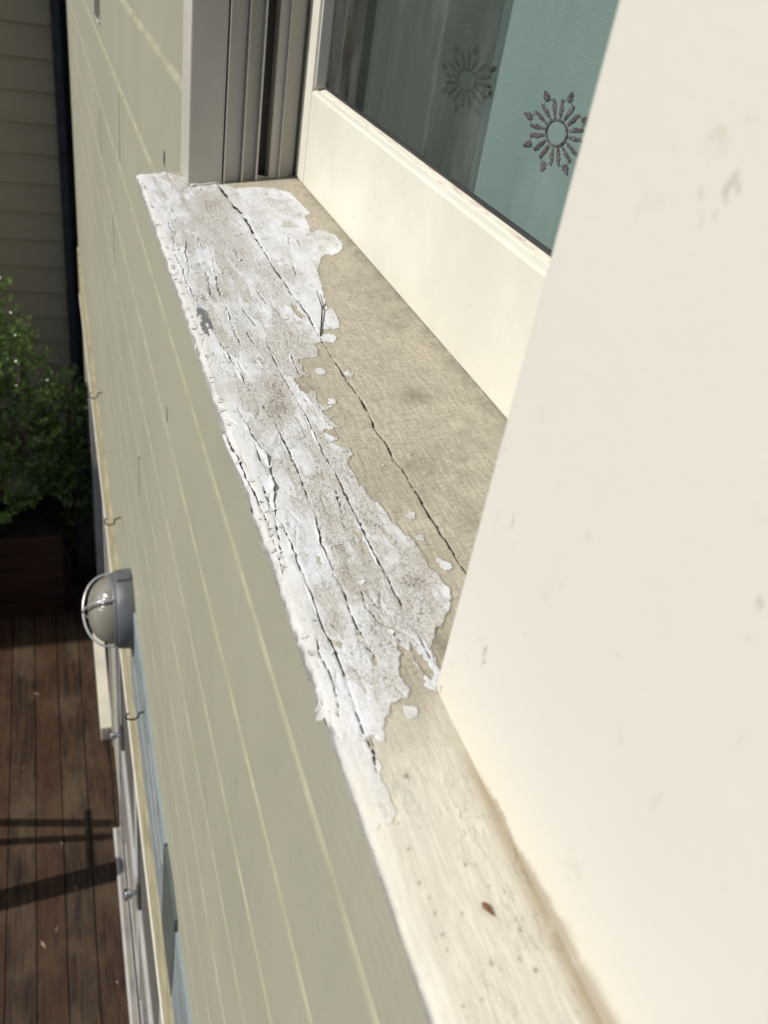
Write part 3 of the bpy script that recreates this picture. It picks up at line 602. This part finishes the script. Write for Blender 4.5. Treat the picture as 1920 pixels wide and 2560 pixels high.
tag(sill, 'sloping timber sill with flaking white paint over tan primer')
cp = MB(); cp.extrude_y([(.0985, zs(.09)-.0235), (.0965, zs(.09)-.006), (.098, zs(.095)-.003), (.256, zs(.256)-.006), (.256, zs(.256)-.03)], .99, 1.0055)
cp.build('sill_end', M['reveal'], house)

# curled flakes of paint standing off the front edge and the film
fl = MB(); rr = random.Random(12)
def flake(x, y, L, W, lift, ang):
    ca, sa = math.cos(ang), math.sin(ang); n = 5; vs = []
    for i in range(n):
        t = i/(n-1)
        for j in range(3):
            s = (j-1)*W*(1-.5*t)*rr.uniform(.8, 1.1)*.5; u_ = t*L
            px = x+ca*u_-sa*s; py = y+sa*u_+ca*s; vs.append((px, py, zs(px)+.0009+lift*t*t))
    fs = [(i*3+j, i*3+j+1, (i+1)*3+j+1, (i+1)*3+j) for i in range(n-1) for j in range(2)]
    k = len(vs); vs2 = vs+[(a, b, c-.00035) for a, b, c in vs]; fs2 = fs+[tuple(k+q for q in f[::-1]) for f in fs]; fl.add(vs2, fs2)
for i in range(60):
    y = rr.uniform(.24, .98); flake(.0925+rr.uniform(0, .003), y, rr.uniform(.0015, .003), rr.uniform(.002, .006), rr.uniform(-.001, .0012), math.pi+rr.uniform(-.7, .7))
for i in range(60):
    c = rr.choice(list(CRACKS.values())); p = rr.choice(c)
    if p[1] < 235 or p[0] > 160: continue
    flake(p[0]/1000+rr.uniform(-.003, .003), p[1]/1000+rr.uniform(-.012, .012), rr.uniform(.001, .0028), rr.uniform(.0015, .005), rr.uniform(.0002, .0009), rr.choice((0, math.pi))+rr.uniform(-.5, .5))
for p in PAINT[4:-12:2]:
    if rr.random() < .0: flake(p[0]/1000-.0025, p[1]/1000, rr.uniform(.002, .004), rr.uniform(.003, .006), rr.uniform(.0004, .0012), rr.uniform(-.6, .6))
for (y_, L_, w_) in ((.2225, .0016, .0045), (.2180, .0026, .0060), (.5650, .0018, .003)):
    vs = []; 
    for i in range(5):
        t = i/4
        for s in (-1, 0, 1): vs.append((.0902-L_*t, y_+s*w_*.5*(1-.6*t)+.0006*math.sin(i*2.1), zs(.09)-.0012-.0045*t*t+.0006*s*math.sin(i)))
    k = len(vs); vs += [(a, b, c-.0004) for a, b, c in vs]
    q4 = [(i*3+j, i*3+j+1, (i+1)*3+j+1, (i+1)*3+j) for i in range(4) for j in range(2)]; fl.add(vs, q4+[tuple(k+n_ for n_ in f[::-1]) for f in q4])
# long curled lips of film standing up along the splits
def ribbon(line, w0, lift, seed, span=(0, 1)):
    r2 = random.Random(seed); pts = []
    for a, b in zip(line[:-1], line[1:]):
        n = max(2, int(math.hypot(b[0]-a[0], b[1]-a[1])/1.6)); pts += [(a[0]+(b[0]-a[0])*k/n, a[1]+(b[1]-a[1])*k/n) for k in range(n)]
    pts = pts[int(span[0]*len(pts)):int(span[1]*len(pts))]; A = []; ph = r2.uniform(0, 9)
    for i, (x, y) in enumerate(pts):
        t = i/max(1, len(pts)-1); nz = float(fbm(np.array([y/5.+ph]), np.array([ph]), 3, seed)[0]); nb = float(fbm(np.array([y/16.+ph]), np.array([ph+4]), 2, seed+5)[0])
        e = min(1, 5*t, 5*(1-t)); up = lift*max(0, nb-.34)*2.4*(.6+.8*nz)*e; w_ = w0*(.5+nz)
        x += (nz-.5)*1.6
        x -= .75; row = [(x-w_*.8-.2, .15), (x-w_*.5, .3+up*.35), (x-.1, .35+up*.85), (x+.2*up, .4+up), (x+.2*up, .1+up), (x-.2, .1+up*.5)]
        A.append([((q/1000), y/1000, zs(q/1000)+h_/1000) for q, h_ in row])
    k = len(A[0]); vs = [p for r_ in A for p in r_]; fl.add(vs, [(i*k+j, i*k+j+1, (i+1)*k+j+1, (i+1)*k+j) for i in range(len(A)-1) for j in range(k-1)])
for nme, w0, lf_, sp_ in (('g4', 2.2, 2.4, (.0, .8)), ('g24', 1.8, 1.4, (.05, .9)), ('g3', 2.0, 1.3, (.0, .95)), ('g2', 1.9, 1.0, (.1, .95)), ('g1', 1.6, .8, (.2, 1.)), ('g25', 1.6, 1.1, (0, 1)), ('g6', 1.5, 1.1, (0, 1)), ('g12', 2., 1.4, (0, 1)), ('g15', 2., 1.2, (0, 1)), ('g14', 1.8, 1.4, (0, 1)), ('g7', 1.5, 1.2, (0, 1)), ('g10', 1.6, 1.2, (0, 1)), ('g29', 1.6, 1., (0, 1)), ('g8', 1.5, 1.1, (0, 1))):
    ribbon(CRACKS[nme], w0, lf_, int(w0*31+lf_*17)+len(nme), sp_)
fo = fl.build('paint_flakes', paint_mat('flake_paint', (.66, .65, .63), .10, 220, .7, .6, .0002, 700, (.25, .21, .16), (1, .5, 1), .62), house, True); fo['kind'] = 'stuff'
# ------------------------------------------------------------------ small things on the sill
tw = MB(); tp = [Vector((a/1000, b/1000, zs(a/1000)+h_)) for (a, b), h_ in zip(TWIG, (.004, .0035, .003, .0022, .0012))]
tw.tube(tp, [.0003, .0004, .0006, .00055, .0005], 6)
tw.tube([tp[2], tp[2]+Vector((.002, .002, .001)), tp[2]+Vector((.003, .0015, .003))], [.0005, .0006, .0003], 6)
tag(tw.build('twig', M['hook'], None, True), 'thin dark dry twig standing in the long crack of the sill', 'twig')
sdm = MB(); q0, q1, q2 = [Vector((a/1000, b/1000, zs(a/1000)+.0013)) for a, b in SEED]
sdm.tube([q0, q0.lerp(q1, .5), q1, q2], [.0004, .0011, .0009, .0002], 8)
tag(sdm.build('seed_husk', paint_mat('seed_brown', (.28, .13, .04), .2), None, True), 'tiny brown seed husk lying on the near cream end of the sill', 'seed')

# ------------------------------------------------------------------ lower storey trim, cover strips and doors
tr = MB(); tr.box(.1475, .175, -2.4, 6.27, -2.47, -2.125, 0, .001)
tr.build('head_trim', M['yellow'], house)
lp = MB(); rr = random.Random(5)
yq = np.linspace(-2.4, 6.28, 90)
for a, b in zip(yq[:-1], yq[1:]): pass
lp.box(.1445, .176, -2.4, 6.28, -2.50, -2.4705, 0, .002); lp.build('drip_edge', M['lip'], house)
B1 = [(2.03, -1.72), (1.821, -1.722), (1.737, -1.711), (1.657, -1.705), (1.547, -1.72), (1.46, -1.731), (1.401, -1.74), (1.286, -1.735), (1.191, -1.739), (1.158, -1.735), (1.175, -1.807), (1.180, -1.911), (1.188, -2.02), (1.194, -2.123), (2.05, -2.123)]
fb = MB(); fb.extrude_x(B1, .1490, .1558)
fb.extrude_x([(1.49, -1.80), (1.50, -1.80), (1.20, -1.86), (1.19, -1.86)], .1484, .1489, 1)
fb.extrude_x([(1.95, -1.93), (1.96, -1.93), (1.25, -1.955), (1.24, -1.955)], .1484, .1489, 1)
fb.extrude_x([(.968, -1.77), (.889, -1.745), (.819, -1.745), (.5, -1.745), (-.4, -1.745), (-.4, -2.123), (1.0, -2.123), (.995, -2.078), (.972, -1.902)], .1490, .1558)
fb.build('flashing_strip', [M['blue'], M['lip']], house)
fs_ = MB(); fs_.extrude_x([(1.154, -1.742), (1.062, -1.726), (.981, -1.746), (.972, -1.80), (.978, -1.9), (1.0, -2.07), (1.006, -2.122), (1.185, -2.122), (1.183, -2.021), (1.172, -1.85)], .1484, .1557)  # dark reflection in the panels, painted as a slab of its own
o = fs_.build('flashing_patch', M['slate'], house); o['label'] = 'dark slate green piece between pale blue flashing strips'

def make_door(y0, y1, x, knoby=None):
    f = door_frame(y0, y1, x); o = f.build('door', M['white'], house)
    p = MB(); p.box(x+.012, x+.026, y0+.04, y1-.04, -3.59, -2.56); p.build('door_glass', M['darkglass'], o)
    p = MB(); p.box(x+.006, x+.030, y0+.04, y1-.04, -4.395, -3.715); p.build('door_panel', M['greydoor'], o)
    o.children[0].matrix_parent_inverse = Matrix.Identity(4); 
    return o
def door_frame(y0, y1, x):
    bot, topz, wst = -4.42, -2.51, .045; f = MB()
    f.box(x, x+.038, y0, y0+wst, bot, topz, 0, .002); f.box(x, x+.038, y1-wst, y1, bot, topz, 0, .002)
    for z0, z1 in ((bot, bot+.03), (topz-.06, topz), (-3.72, -3.58)): f.box(x+.001, x+.037, y0+wst+.0005, y1-wst-.0005, z0, z1, 0, .002)
    return f
for (y0, y1) in ((2.16, 3.02), (1.29, 2.15), (.42, 1.28), (-.45, .41), (3.90, 4.50), (4.51, 5.10)):
    d = make_door(y0, y1, .163 if y0 < 3.5 else .20)
    if y0 in (2.16, 1.29):
        ky = y1-.03; k = MB(); k.lathe_x([(0, .024), (.003, .024), (.004, .011), (.022, .009), (.026, .016), (.032, .024), (.042, .027), (.052, .023), (.057, .012), (.058, .003)], .163, ky, -3.49, 24)
        kk = k.build('door_knob', M['chrome'], d, True); kk.matrix_parent_inverse = Matrix.Identity(4)
        k2 = MB(); k2.box(.158, .1629, ky-.03, ky+.02, -3.58, -3.40, 0, .002)
        kk = k2.build('lock_plate', M['chrome'], d); kk.matrix_parent_inverse = Matrix.Identity(4)
    for c_ in d.children: c_.matrix_parent_inverse = Matrix.Identity(4)
h2 = MB(); 
for z in (-3.3, -3.75): h2.box(.150, .1629, 1.70, 1.76, z-.06, z, 0, .004) if z < -3.5 else None
h2.build('door_bolt', M['chrome'], house)
# frames, reveals and threshold of the lower openings
fr_ = MB()
for x_, a_, b_ in ((.150, 3.025, 3.10), (.1475, 5.11, 5.19), (.150, 3.70, 3.78)):
    fr_ = MB(); fr_.box(x_, .24, a_, b_, -4.42, -2.505, 0, .002); fr_.build('door_frame', M['white'], house)
th = MB(); th.box(.128, .1562, -2.4, 3.12, -4.469, -4.43, 1, .003); th.box(.112, .1275, -2.4, 3.12, -4.469, -4.43, 0, .003); th.box(.1565, .24, -2.4, 3.12, -4.469, -4.43, 0, .002)
th.box(.150, .153, -2.4, 3.11, -4.4299, -4.415, 0, .0008)
th.build('door_threshold', [M['white'], M['greydoor']], house)
stp = MB(); stp.box(.087, .158, 3.80, 4.72, -4.469, -4.35, 0, .006); stp.build('door_step', M['warmwhite'], house)

# ------------------------------------------------------------------ bulkhead lamp on the wall
LY, LZ = 2.02, -1.79
lamp = empty('wall_lamp', (XW, LY, LZ)); tag(lamp, 'round caged bulkhead lamp with grey metal rim on the siding', 'wall lamp')
b = MB(); b.lathe_x([(0, .121), (.004, .123), (.046, .118), (.050, .115), (.052, .108), (.052, .09)], XW-.0006, LY, LZ, 64)
b.box(XW-.046, XW-.004, LY-.014, LY+.014, LZ+.112, LZ+.128, 0, .003); b.box(XW-.046, XW-.004, LY-.014, LY+.014, LZ-.128, LZ-.112, 0, .003)
b.build('lamp_base', M['lampgrey'], lamp, True)
pr = [(.050, .106), (.054, .104)]+[(.054+.076*math.sin(t), .104*math.cos(t)**.8) for t in np.linspace(.1, 1.5, 16)]
b = MB(); b.lathe_x(pr, XW, LY, LZ, 64); b.build('lamp_glass', M['lens'], lamp, True)
b = MB(); b.lathe_x([(.051, .112), (.056, .113), (.060, .110), (.061, .104), (.058, .1035)], XW, LY, LZ, 64)
b.build('lamp_ring', M['lampgrey'], lamp, True)
b = MB()
for ang in (0, math.pi/2):
    pts = []
    for t in np.linspace(-math.pi/2, math.pi/2, 33):
        r = .113*math.sin(t); d = .052+.091*math.cos(t)**.75 if abs(t) < 1.569 else .052
        pts.append((XW-d, LY+r*math.cos(ang+.6), LZ+r*math.sin(ang+.6)))
    b.tube(pts, .0036, 8)
b.build('lamp_cage', M['wire'], lamp, True)

# ------------------------------------------------------------------ screw hooks in the wall
def hook_pts():
    pts = [(0, 0, 0), (-.010, 0, .0), (-.018, 0, -.004)]
    for t in np.linspace(.55, -4.1, 20)[::1]:
        pts.append((-.040+.0165*math.cos(t), 0, -.012+.0165*math.sin(t)-.0))
    return pts
hk = MB(); hp = hook_pts(); hk.tube([(x_, y_, z_-HC) for x_, y_, z_ in hp], .0026, 8)
h0 = hk.build('screw_hook', M['hook'], None, True)
spots = [(3.445, -1.80, 'dark screw hook in the wall farthest along, above the shrubs'), (2.445, -1.755, 'dark screw hook in the wall just beyond the caged lamp'), (1.599, -1.788, 'dark screw hook in front of the pale blue strip')]
for i, (y_, z_, lb) in enumerate(spots):
    o = h0 if i == 0 else h0.copy()
    if i: C.objects.link(o)
    o.location = (XW+.002, y_, z_+HC); o.rotation_euler = (.05*i, 0, 0); tag(o, lb, 'hook', 'screw hooks along the wall')

# downlight bracket / conduit end near the top of the picture
cd = MB(); cd.box(.140, .1552, 2.815, 2.835, -.30, .6, 0, .002); cd.tube([(.150, 2.825, -.30), (.150, 2.822, -.312), (.152, 2.80, -.318)], .003, 8)
tag(cd.build('wall_conduit', M['reveal'], None), 'narrow grey conduit running up the siding at the top', 'conduit')

# ------------------------------------------------------------------ neighbouring house, fence, planter and shrubs
nb = empty('neighbour_house', (-2, 6.9, -4.47)); tag(nb, 'shaded brown weatherboard house beyond the shrubs with dark corner post', 'house')
n_ = MB(); YNB = 6.9; z = -.838+.2077*12
while z > -4.6:
    n_.extrude_x([], 0, 0) if False else None
    vs = [(-4, YNB-.022, z-.2077+.004), (.065, YNB-.022, z-.2077+.004), (.065, YNB-.004, z), (-4, YNB-.004, z), (-4, YNB+.02, z-.2077+.004), (.065, YNB+.02, z-.2077+.004), (.065, YNB+.02, z), (-4, YNB+.02, z)]
    n_.add(vs, [(0, 1, 2, 3), (4, 7, 6, 5), (0, 4, 5, 1), (3, 2, 6, 7)]); z -= .2077
n_.box(-4, .06, YNB+.021, 10, -4.47, 1.6); n_.build('weatherboards', M['neigh'], nb)
n_ = MB(); n_.box(.066, .125, YNB-.04, YNB+.3, -4.6, 1.7, 0, .004); n_.build('corner_post', M['neightrim'], nb)
fn = MB()
for k in range(14): fn.box(.13+k*.14, .13+k*.14+.135, 7.4, 7.42, -4.9, 2.2)
fn.box(.13, 2.1, 7.421, 7.46, -4.2, -4.1)
tag(fn.build('fence', M['fence'], None), 'dark board fence in the gap between the two houses', 'fence')
ga_ = empty('garage', (-5, 6.2, -4.47)); tag(ga_, 'tall outbuilding standing across the deck that shades its far end', 'building')
gg = MB(); gg.box(-6.0, -4.0, 4.98, 8.4, -4.9, .60); gg.build('garage_wall', M['neigh'], ga_)  # unseen block added out of view to shade the far deck
gg = MB(); gg.extrude_y([(-6.2, .6001), (-3.95, .6001), (-3.95, .65), (-5.1, 1.0), (-6.2, .65)], 4.93, 8.5); gg.build('garage_roof', M['neightrim'], ga_)
# unseen bars added left of the frame to throw the shadows on the deck
SH = lambda H: H/math.tan(ELEV)
ra = MB(); H = .95; s_ = SH(H)
def bar(p, q, r=.02): ra.tube([p, q], r, 8)
zr = -4.47+H
bar((-2.6, 3.60, zr), (-.93, 3.22, zr), .028); bar((-2.6, 3.40, zr-.0), (-.93, 3.13, zr), .024)
bar((-2.6, 2.80, zr+.05), (-.93, 2.91, zr+.05), .062); bar((-s_-.017, 3.34, zr), (-s_-.016, 2.95, zr), .014)
for y_ in (3.40, 2.80): bar((-2.5, y_+.1, -4.469), (-2.5, y_+.1, zr), .03)
tag(ra.build('drying_rack', M['neightrim'], None), 'dark timber rail frame standing on the deck left of the view', 'rack')

pl = empty('planter_box', (-.8, 5.2, -4.47)); tag(pl, 'dark red brown timber planter box at the far end of the deck', 'planter')
p_ = MB()
for k in range(5): p_.box(-1.6, -.09, 5.06, 5.085, -4.469+k*.145, -4.469+k*.145+.14, 0, .003)
p_.box(-.10, -.075, 5.086, 5.55, -4.469, -3.745, 0, .003); p_.box(-1.6, -.101, 5.54, 5.56, -4.469, -3.745); p_.build('planter_boards', M['planter'], pl)
p_ = MB(); p_.box(-1.6, -.101, 5.0855, 5.539, -4.4, -3.80); p_.build('potting_soil', M['soil'], pl)

def shrub(name, label, cx0, cy0, z0, blobs, n, seed, lf=.030):
    rr = random.Random(seed); root = empty(name, (cx0, cy0, z0)); tag(root, label, 'shrub', 'shrubs by the far end of the deck')
    st = MB(); lv = MB()
    for (bx, by, bz, br, bh) in blobs:
        mid = ((cx0+bx)/2+rr.uniform(-.05, .05), (cy0+by)/2, (z0+bz)/2)
        st.tube([(cx0, cy0, z0-.05), mid, (bx, by, bz)], [.018, .013, .005], 7)
        for k in range(5):
            a = rr.uniform(0, 6.28); e = (bx+br*.7*math.cos(a), by+br*.7*math.sin(a), bz+rr.uniform(-.3, .8)*bh)
            st.tube([(bx, by, bz-bh*.4), ((bx+e[0])/2, (by+e[1])/2, bz), e], [.006, .005, .002], 6)
    tot = sum(b[3]**2*b[4] for b in blobs)
    for (bx, by, bz, br, bh) in blobs:
        m = int(n*br*br*bh/tot); ncl = max(8, m//26)
        for _ in range(ncl):
            # sprig: a short twig with leaves up both sides
            u = rr.uniform(-1, 1); a = rr.uniform(0, 6.283); rad = rr.uniform(.35, 1.0)**.6*math.sqrt(1-u*u)*(1+.22*math.sin(a*3+bx*9))
            p = Vector((bx+br*rad*math.cos(a), by+br*rad*math.sin(a), bz+bh*u))
            dr = Vector((math.cos(a)*rr.uniform(.2, 1), math.sin(a)*rr.uniform(.2, 1), rr.uniform(.2, 1.2))).normalized(); L = rr.uniform(.07, .17)
            for k in range(26):
                t = k/26; c = p+dr*L*t; w_ = Vector((rr.gauss(0, 1), rr.gauss(0, 1), rr.gauss(0, 1))); w_ = (w_-dr*w_.dot(dr)*.6).normalized()
                s = lf*rr.uniform(.5, 1.1); tip = c+w_*s; sd1 = w_.cross(Vector((rr.gauss(0, 1), rr.gauss(0, 1), rr.gauss(.6, 1)))).normalized()*s*.24; m_ = c+w_*s*.5
                lv.add([c, m_+sd1, tip, m_-sd1], [(0, 1, 2, 3)])
    st.build('branches', M['bark'], root, True); lv.build('foliage', M['leaf'], root)
shrub('shrub', 'tall leafy green shrub on the left growing out of the planter box', -.55, 5.35, -3.80,
      [(-.62, 5.5, -2.55, .38, .42), (-.42, 5.45, -2.75, .30, .38), (-.75, 5.5, -3.1, .42, .45), (-.33, 5.4, -3.15, .27, .32), (-.62, 5.4, -3.5, .5, .3), (-.62, 5.6, -2.2, .2, .22), (-.25, 5.4, -2.62, .16, .18), (-.2, 5.4, -3.0, .16, .2)], 38000, 3)
shrub('shrub', 'smaller leafy green shrub close to the house wall', .0, 5.6, -4.47,
      [(.0, 5.6, -3.25, .13, .34), (.03, 5.6, -2.95, .08, .16), (-.10, 5.6, -3.5, .17, .3), (.02, 5.6, -3.75, .15, .3), (-.13, 5.55, -3.05, .08, .1)], 12000, 8)
# litter on the deck
lt = MB(); rr = random.Random(4)
for i in range(18):
    x_, y_ = rr.uniform(-.45, .1), rr.uniform(2.2, 4.4); a = rr.uniform(0, 3.1); L = rr.choice((.006, .008, .012, .02, .028)); wd = L*rr.uniform(.12, .4)
    c_, s__ = math.cos(a), math.sin(a)
    lt.add([(x_-c_*L, y_-s__*L, -4.4688), (x_+s__*wd, y_-c_*wd, -4.4665), (x_+c_*L, y_+s__*L, -4.4688), (x_-s__*wd, y_+c_*wd, -4.465)], [(0, 1, 2, 3)])
tag(lt.build('leaf_litter', paint_mat('dry_leaf', (.30, .22, .15), .2, 9), None), 'dry leaf scraps scattered over the dark deck boards', 'leaf litter', None, 'stuff')
